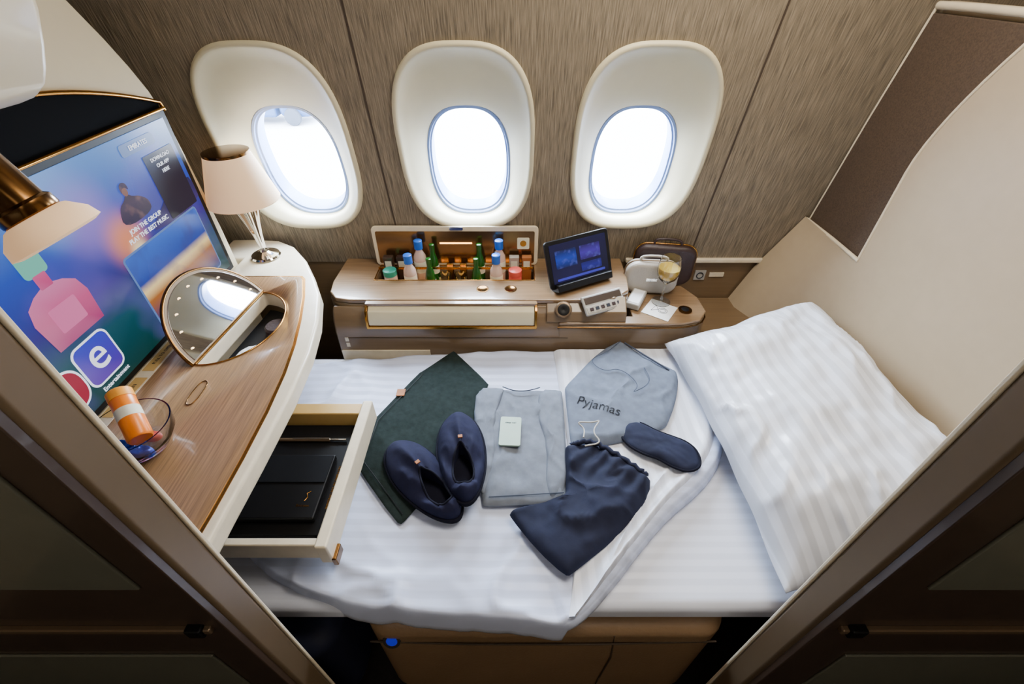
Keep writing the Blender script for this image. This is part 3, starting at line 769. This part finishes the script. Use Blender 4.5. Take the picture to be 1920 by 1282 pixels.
# slippers
def slipper(cx, cy, ang, L=.30, Wd=.128, z=.584, pitch=0, group='pair of slippers', label='navy cloth slipper with stitched tan tag'):
    T = Matrix.Translation((cx, cy, z)) @ Matrix.Rotation(ang, 4, 'Z') @ Matrix.Rotation(pitch, 4, 'X')
    e = thing('slipper', label, 'slipper', (cx, cy, z), group)
    N = 84
    def bd(a): return Vector((Wd / 2 * math.cos(a) * (1 + .12 * math.sin(a)), L / 2 * math.sin(a)))
    def op(a): return Vector((.026 * math.cos(a) * (1 - .35 * math.sin(a)), -.058 + .058 * math.sin(a)))
    prism('sole', [tuple(bd(2 * pi * i / N) * 1.04) for i in range(N)], 0, .009, m_slipin, e, bevel=.003, T=T)
    v = []; f = []; rows = []
    def add(fn):
        rows.append(1)
        for i in range(N):
            a = 2 * pi * i / N; p, h = fn(a); v.append(T @ Vector((p.x, p.y, h)))
    def hc(a):
        s = math.sin(a)
        return .040 + .026 * cl((s + .4) / 1.4) ** 1.2 + .003 * math.sin(6 * a + cx * 9) - .006 * abs(math.cos(a)) + (.006 if s < -.8 else 0)
    add(lambda a: (op(a), .012))
    add(lambda a: (op(a), hc(a) - .008))
    for k in range(21):
        t = k / 20
        def fn(a, t=t):
            p = op(a).lerp(bd(a), t ** .85)
            h = .009 + (hc(a) - .009) * (1 - t ** 2.8) ** .5
            s = math.sin(a)
            if s > 0: h += .008 * math.sin(pi * min(1, t * 1.2)) * s * (1 - t)
            h += (.003 * fbm(p.x * 30, p.y * 30, cx * 10) + .009 * ridge(p.x * 18, p.y * 12, cx * 7) * cl((.05 - p.y) / .06)) * math.sin(pi * t)
            return p, h
        add(fn)
    for k in range(len(rows) - 1):
        for i in range(N):
            j = (i + 1) % N; f.append((k * N + i, k * N + j, (k + 1) * N + j, (k + 1) * N + i))
    mesh_obj('upper', v, f, m_slip, e, ang=80)
    prism('insole', [tuple(op(2 * pi * i / N) * 1.02) for i in range(N)], .009, .0125, m_slipin, e, bevel=0, T=T)
    tube('collar_piping', [T @ Vector((op(2 * pi * i / N).x, op(2 * pi * i / N).y, hc(2 * pi * i / N) - .001)) for i in range(N)], .003, m_slipin, e, cyclic=True)
    tube('welt_piping', [T @ Vector((bd(2 * pi * i / N).x * 1.02, bd(2 * pi * i / N).y * 1.02, .011)) for i in range(N)], .0035, m_slipin, e, cyclic=True)
    box('tan_tag', -.004, .008, .010, .020, .068, .072, m_tan, e, bevel=.001, T=T)
    return e
slipper(-.237, .690, math.radians(43))
slipper(-.138, .752, math.radians(10), z=.604, pitch=math.radians(-3))

# ------------------------------------------------------------------ side console with minibar
cs = thing('side_console', 'taupe side console with open minibar well', 'console', (0, 1.42, 0))
tall = [(-.655, 1.585), (-.66, 1.42), (-.65, 1.35), (-.62, 1.31), (-.57, 1.298), (.30, 1.298), (.36, 1.31), (.42, 1.36), (.43, 1.45), (.43, 1.585)]
body = prism('console_body', tall, 0, .735, m_cons, cs, bevel=.012)
topc = prism('console_top', [(x * .995, y) for x, y in tall], .735, .752, m_wood2, cs, bevel=.006)
cutter = box('c', -.505, .082, 1.425, 1.530, .60, .85, m_black, bevel=0)
for o in (body, topc): cut(o, cutter)
bpy.data.objects.remove(cutter)
box('well_floor', -.504, .081, 1.426, 1.529, .601, .64, m_brown, cs, bevel=0)
box('well_step', -.504, .081, 1.480, 1.529, .64, .670, m_brown, cs, bevel=0)
box('well_light', -.49, .068, 1.4262, 1.4275, .72, .728, m_warmled, cs, bevel=0)
box('well_rail', -.50, .078, 1.4775, 1.4795, .765, .775, m_gold, cs, bevel=.001)
tube('well_rim', [(-.507, 1.423, .752), (.084, 1.423, .752), (.084, 1.532, .752), (-.507, 1.532, .752)], .0025, m_gold, cs, cyclic=True)
lidT = Matrix.Translation((0, 1.534, .752)) @ Matrix.Rotation(math.radians(-3), 4, 'X')
prism('minibar_lid', rrect(-.211, .077, .618, .156, .016), 0, .014, m_edge, cs, bevel=.003, plane='y', T=lidT)
prism('lid_mirror', rrect(-.211, .073, .590, .128, .006), -.0015, 0, m_bronzemirror, cs, bevel=0, plane='y', T=lidT)
box('lid_light', -.27, -.15, -.003, -.0016, .088, .094, m_warmled, cs, bevel=0, T=lidT)
prism('lid_latch', rrect(-.205, .148, .05, .012, .004), -.004, -.001, m_chrome, cs, bevel=0, plane='y', T=lidT)
prism('lid_sticker', rrect(.042, .09, .045, .045, .004), -.003, -.0016, m_label, cs, bevel=0, plane='y', T=lidT)
lathe('sticker_mark', [(.012, 0), (.012, .0006)], (0, 0, 0), m_gold, cs, T=lidT @ Matrix.Translation((.042, -.0032, .09)) @ Matrix.Rotation(pi / 2, 4, 'X'))
for x in (-.105, -.005):
    lathe('flush_button', [(.02, 0), (.022, .0015), (.016, .002), (.014, .0008)], (x, 1.365, .752), m_brass, cs)
dd = bpy.data.objects.new('console_drawer', None); dd.location = (-.21, 1.28, .68); link(dd, cs)
prism('drawer_panel', [(1.250, .674), (1.252, .70), (1.262, .725), (1.283, .738), (1.30, .742), (1.30, .668)], -.50, .078, m_reveal, dd, plane='x', bevel=.004)
box('drawer_top_edge', -.508, .086, 1.279, 1.302, .738, .748, m_wood2, dd, bevel=.002)
box('drawer_bottom_edge', -.508, .086, 1.246, 1.30, .662, .673, m_gold, dd, bevel=.002)
for x in (-.508, .079): prism('drawer_end', [(1.246, .668), (1.248, .70), (1.260, .73), (1.279, .742), (1.30, .745), (1.30, .665)], x, x + .008, m_gold, dd, plane='x', bevel=.001)
prism('lower_front', [(1.30, .73), (1.285, .71), (1.268, .68), (1.259, .64), (1.256, .58), (1.256, 0), (1.30, 0)], -.63, .20, m_cons, cs, plane='x', bevel=.012)
tube('front_groove', [(-.60, 1.2565, .615), (.20, 1.2565, .615)], .0018, m_seam, cs)
prism('foot_panel', [(-.625, 1.252), (-.56, 1.25), (-.30, 1.25), (-.30, 1.256), (-.62, 1.256)], 0, .560, m_edge, cs, bevel=.002)
for k in range(2):
    box('icon_mark', -.600, -.588, 1.2548, 1.2565, .60 - .025 * k, .617 - .025 * k, m_edge, cs, bevel=0)
shelf = [(.16, 1.30), (.16, 1.257), (.50, 1.252), (.60, 1.255), (.67, 1.275), (.708, 1.33), (.705, 1.42), (.665, 1.50), (.60, 1.585), (.43, 1.585), (.43, 1.30)]
prism('low_shelf', shelf, 0, .668, m_cons, cs, bevel=.012)
prism('low_shelf_top', [((x - .43) * .985 + .43, (y - 1.4) * .985 + 1.4) for x, y in shelf], .668, .68, m_wood2, cs, bevel=.005)
tube('shelf_trim', [(x, y, .662) for x, y in chaikin(shelf[1:9], 1, False)], .003, m_brass, cs)
prism('dock_block', [(1.262, .68), (1.272, .715), (1.32, .752), (1.34, .68)], .12, .40, m_cons, cs, plane='x', bevel=.004)
kT = Matrix.Translation((.178, 1.279, .722)) @ Matrix.Rotation(math.radians(50), 4, 'X')
lathe('control_knob', [(.03, 0), (.03, .008), (.026, .014), (.022, .015)], (0, 0, 0), m_champ, cs, T=kT)
lathe('knob_cap', [(.021, .014), (.020, .02), (.012, .022), (.003, .018)], (0, 0, 0), m_black, cs, T=kT)
pT = Matrix.Translation((.312, 1.300, .738)) @ Matrix.Rotation(math.radians(24), 4, 'Z') @ Matrix.Rotation(math.radians(40), 4, 'X')
box('control_panel', -.075, .085, -.035, .035, 0, .012, m_lightgrey, cs, bevel=.005, T=pT)
box('panel_strip', -.068, .078, .004, .028, .012, .0135, m_brown, cs, bevel=.001, T=pT)
box('panel_strip', -.068, .078, -.028, -.004, .012, .0135, m_bag1, cs, bevel=.001, T=pT)
for k in range(6):
    box('panel_key', -.058 + .022 * k, -.044 + .022 * k, -.022, -.010, .0135, .015, m_ink if k % 2 else m_bag2, cs, bevel=.001, T=pT)
lathe('shelf_button', [(.022, 0), (.024, .002), (.024, .004), (.018, .005)], (.628, 1.335, .68), m_brass, cs)
lathe('shelf_button_cap', [(.017, .004), (.012, .0055)], (.628, 1.335, .68), m_black, cs)

# bottles
ZF, ZR = .6405, .6705
def water(x, y, z):
    e = thing('water_bottle', 'small clear water bottle with blue cap', 'bottle', (x, y, z), 'minibar water bottles')
    lathe('bottle_body', [(.018, 0), (.0235, .004), (.0235, .125), (.022, .14), (.012, .16), (.010, .172)], (x, y, z), m_water, e, seg=24)
    lathe('bottle_label', [(.0239, .075), (.0239, .12)], (x, y, z), m_label, e, seg=24)
    lathe('bottle_cap', [(.0155, .168), (.0155, .20), (.013, .202)], (x, y, z), m_blue, e, seg=24)
    return e
def green(x, y, z):
    e = thing('green_bottle', 'slim green glass bottle with pale label', 'bottle', (x, y, z), 'minibar green bottles')
    lathe('bottle_body', [(.016, 0), (.0195, .004), (.0195, .105), (.014, .135), (.009, .15), (.0085, .180)], (x, y, z), m_gbottle, e, seg=24)
    lathe('bottle_label', [(.0199, .070), (.0199, .10)], (x, y, z), m_label, e, seg=24)
    lathe('neck_foil', [(.0093, .162), (.010, .185), (.006, .187)], (x, y, z), m_gbottle, e, seg=24)
    return e
w0 = water(-.378, 1.4525, ZF)
for (x, y, z) in [(-.345, 1.5045, ZR), (-.058, 1.4525, ZF), (-.048, 1.5045, ZR)]: dup(w0, (x, y, z))
g0 = green(-.304, 1.4525, ZF)
for (x, y, z) in [(-.296, 1.5045, ZR), (-.132, 1.4525, ZF), (-.122, 1.5045, ZR)]: dup(g0, (x, y, z))
def jar(x, y, z, mb, mm, lab, grp):
    e = thing('snack_jar', lab, 'jar', (x, y, z), grp)
    lathe('jar_body', [(.022, 0), (.024, .003), (.024, .115), (.022, .118)], (x, y, z), mb, e, seg=24)
    lathe('jar_lid', [(.0245, .118), (.0245, .138), (.022, .14)], (x, y, z), mm, e, seg=24)
jar(-.452, 1.4525, ZF, m_water, m_teal, 'snack jar with teal lid in the minibar', 'snack jars')
jar(.012, 1.4525, ZF, m_red, m_red, 'coral snack jar in the minibar', 'snack jars')
for i, x in enumerate((-.250, -.190)):
    tb = thing('tumbler', 'small clear drinking tumbler in the minibar', 'glass', (x, 1.4525, ZF), 'minibar tumblers')
    lathe('tumbler_glass', [(.018, 0), (.024, .12), (.0225, .12), (.016, .01), (0.001, .01)], (x, 1.4525, ZF), m_glass, tb, seg=24)
for x in (-.235, -.185):
    nbx = thing('snack_packet', 'gold foil snack packet standing in the minibar', 'snack', (x, 1.506, ZR), 'snack packets')
    box('packet', x - .013, x + .013, 1.500, 1.512, ZR, .775, m_gold, nbx, bevel=.004)
for x, mm in ((-.465, m_brown), (-.415, m_bag2), (.008, m_bag1), (.055, m_tan)):
    q = thing('snack_box', 'small upright snack carton in the minibar', 'snack', (x, 1.505, ZR), 'snack cartons')
    box('carton', x - .018, x + .018, 1.495, 1.518, ZR, .805, mm, q, bevel=.002)
    box('carton_label', x - .012, x + .012, 1.4945, 1.4955, .76, .79, m_label, q, bevel=0)

# tablet
tbt = thing('tablet', 'black touchscreen tablet standing in its console dock', 'tablet', (.255, 1.40, .752))
TT = Matrix.Translation((.252, 1.395, .768)) @ Matrix.Rotation(math.radians(27), 4, 'Z') @ Matrix.Rotation(math.radians(-24), 4, 'X')
prism('tablet_body', rrect(0, .08, .262, .168, .012), -.006, .006, m_black, tbt, bevel=.003, plane='y', T=TT)
prism('tablet_display', rrect(0, .082, .232, .135, .002), -.0075, -.0062, ramp_screen('tablet_ui', [(0, (4, 6, 40)), (1, (10, 12, 66))], lo=-.06, hi=.06, s=.9, nmix=.3, c2=(40, 34, 130)), tbt, bevel=0, plane='y', T=TT)
for k_, (cx_, cz_, w_, h_, c_) in enumerate(((-.055, .095, .085, .062, (20, 60, 180)), (.045, .10, .085, .05, (70, 40, 170)), (.045, .05, .085, .03, (30, 30, 140)))):
    prism('screen_tile', rrect(cx_, cz_, w_, h_, .003), -.0085, -.0077, ramp_screen('tile_%d' % k_, [(0, tuple(int(a * .4) for a in c_)), (.5, c_), (1, tuple(int(a * .3) for a in c_))], lo=-.03, hi=.03, nscale=40, nmix=.6, s=.95, c2=(100, 110, 225)), tbt, bevel=0, plane='y', T=TT)
prism('screen_bar', rrect(0, .025, .20, .008, .003), -.0085, -.0077, E('tile_bar', (60, 60, 190), 1), tbt, bevel=0, plane='y', T=TT)
box('dock_cradle', -.115, .115, -.03, .03, -.014, .012, m_black, tbt, bevel=.004, T=TT)

# remote, paper, glass, bags
rm = thing('remote_control', 'light grey slim handset on the console shelf', 'remote control', (.443, 1.395, .681))
rT = Matrix.Translation((.458, 1.385, .682)) @ Matrix.Rotation(math.radians(-28), 4, 'Z')
box('handset_body', -.026, .026, -.055, .055, 0, .026, m_lightgrey, rm, bevel=.006, T=rT)
box('handset_face', -.02, .02, -.045, .045, .026, .027, m_white, rm, bevel=.001, T=rT)
pp = thing('printed_napkin', 'white square cocktail napkin with line drawing', 'napkin', (.53, 1.34, .68))
nT = Matrix.Translation((.535, 1.335, .6808)) @ Matrix.Rotation(math.radians(-35), 4, 'Z')
box('napkin_sheet', -.05, .05, -.05, .05, 0, .0016, m_paper, pp, bevel=0, T=nT)
for r in (.010, .016):
    tube('drawing_line', [nT @ Vector((.012 + r * math.cos(a), r * math.sin(a), .0022)) for a in [2 * pi * i / 20 for i in range(20)]], .0008, m_ink, pp, cyclic=True)
tube('drawing_line', [nT @ Vector(p) for p in [(-.025, -.02, .0022), (-.02, .02, .0022), (-.005, .0, .0022), (-.025, -.02, .0022)]], .0008, m_ink, pp)
wc = (.552, 1.385, .683)
wg = thing('wine_glass', 'stemmed glass of white wine', 'wine glass', wc)
lathe('glass_body', [(.034, 0), (.034, .002), (.006, .006), (.004, .012), (.004, .075), (.012, .085), (.032, .105), (.040, .13), (.039, .155), (.033, .185), (.0318, .185), (.0375, .155), (.0385, .13), (.030, .107), (.008, .088), (.001, .087)], wc, m_glass, wg, seg=40)
lathe('wine', [(.001, .0885), (.009, .090), (.0295, .1085), (.0378, .130), (.0374, .146), (.001, .146)], wc, m_wine, wg, seg=40)

def kit(name, lab, cx, cy, w, d, h, mat, zipm, rot):
    e = thing(name, lab, 'bag', (cx, cy, .6805), 'amenity kits')
    T = Matrix.Translation((cx, cy, .6805)) @ Matrix.Rotation(math.radians(rot), 4, 'Z')
    prism('bag_body', rrect(0, h / 2, w, h, .045, 8), -d / 2, d / 2, mat, e, plane='y', bevel=.018, seg=5, T=T)
    loop = [T @ Vector((p[0] * 1.002, 0, p[1])) for p in rrect(0, h / 2 + .001, w + .002, h, .045, 8)]
    tube('zip', loop, .0028, zipm, e, cyclic=True)
    tube('carry_handle', [T @ Vector(p) for p in chaikin([(-.05, 0, h - .002), (-.045, 0, h + .02), (.045, 0, h + .02), (.05, 0, h - .002)], 2, False)], .005, mat, e)
    box('logo_plate', -.02, .02, -d / 2 - .001, -d / 2 + .002, h * .45, h * .55, m_chrome, e, bevel=.001, T=T)
kit('amenity_kit', 'brown leather amenity kit with zip', .580, 1.525, .225, .05, .165, m_bag2, m_gold, -8)
kit('amenity_kit', 'pale grey leather amenity kit with zip and handle', .520, 1.462, .195, .055, .13, m_bag1, m_champ, -5)

op = thing('wall_socket', 'small pale power socket plate on the lower panel', 'socket', (.76, 1.6, .66))
box('plate', .745, .79, 1.594, 1.5995, .645, .69, m_lightgrey, op, bevel=.002)
tube('socket_ring', [(.7675 + .013 * math.cos(2 * pi * i / 20), 1.593, .6675 + .013 * math.sin(2 * pi * i / 20)) for i in range(20)], .002, m_ink, op, cyclic=True)
box('switch', .805, .865, 1.594, 1.5995, .66, .68, m_edge, op, bevel=.002)

# ------------------------------------------------------------------ entry doors
def door(sx):
    e = thing('suite_door', 'dark brown lacquered suite door with bronze post', 'door', (sx * .8, .28, 0), 'suite doors')
    X = lambda a: sx * a
    def bb(n, a, b, y0, y1, z0, z1, mm, bv=.004):
        return box(n, min(X(a), X(b)), max(X(a), X(b)), y0, y1, z0, z1, mm, e, bevel=bv)
    j = .428 if sx < 0 else .470
    bb('bronze_post', j, j + .04, .256, .305, 0, 1.78, m_post, .008)
    bb('door_leaf', j + .004, 1.55, .246, .258, 0, 1.75, m_brown, .002)
    bb('post_edge', j - .002, j + .010, .303, .309, 0, 1.78, m_edge, .002)
    k = .052 if sx < 0 else .067
    bb('inset_panel', j + k, 1.45, .242, .247, 1.028, 1.40, m_inset, .003)
    bb('inset_panel', j + k + .02, 1.45, .242, .247, .30, .7626, m_inset, .003)
    bb('door_rail', j + .02, 1.55, .238, .248, .878, .892, m_champ, .003)
    bb('door_latch', j + .03, j + .055, .234, .248, .874, .898, m_black, .003)
    return e
door(-1); door(1)

# ------------------------------------------------------------------ lights
def area(name, loc, tgt, sx, sy, power, col):
    l = bpy.data.lights.new(name, 'AREA'); l.shape = 'RECTANGLE'; l.size = sx; l.size_y = sy; l.energy = power; l.color = col
    o = bpy.data.objects.new(name, l); o.location = loc
    o.rotation_euler = (Vector(tgt) - Vector(loc)).to_track_quat('-Z', 'Y').to_euler(); COL.objects.link(o); return o
area('ceiling_fill', (0.45, .95, 2.17), (0.3, .85, 0), 1.1, .4, 32, (1, .89, .74))  # added warm fill from overhead, out of view, stands for no visible fixture
area('aisle_fill', (0, -.9, 2.1), (0, .9, .8), 1.8, .5, 10, (1, .92, .82))  # added unseen fill behind the camera, brightens the near side
for x in WINX:
    p = wp(x, .10, .5); area('window_daylight', p, wp(x * .8, -.5, -.9), .6, .6, 74, (.69, .82, 1))
pl_ = bpy.data.lights.new('lamp_glow', 'POINT'); pl_.energy = 2.2; pl_.color = (1, .70, .42); pl_.shadow_soft_size = .03
po = bpy.data.objects.new('lamp_glow', pl_); po.location = (LX, LY, 1.13); COL.objects.link(po)

w = bpy.data.worlds.new('World'); bpy.context.scene.world = w; w.use_nodes = True
bg = w.node_tree.nodes['Background']; bg.inputs[0].default_value = (.84, .92, 1, 1); bg.inputs[1].default_value = 28

cam = bpy.data.cameras.new('camera'); co = bpy.data.objects.new('camera', cam); COL.objects.link(co)
co.location = (0, 0, 1.65); co.rotation_euler = (math.radians(50), 0, 0); cam.sensor_width = 36; cam.lens = 850 / 1920 * 36; cam.clip_start = .02; cam.clip_end = 300
bpy.context.scene.camera = co
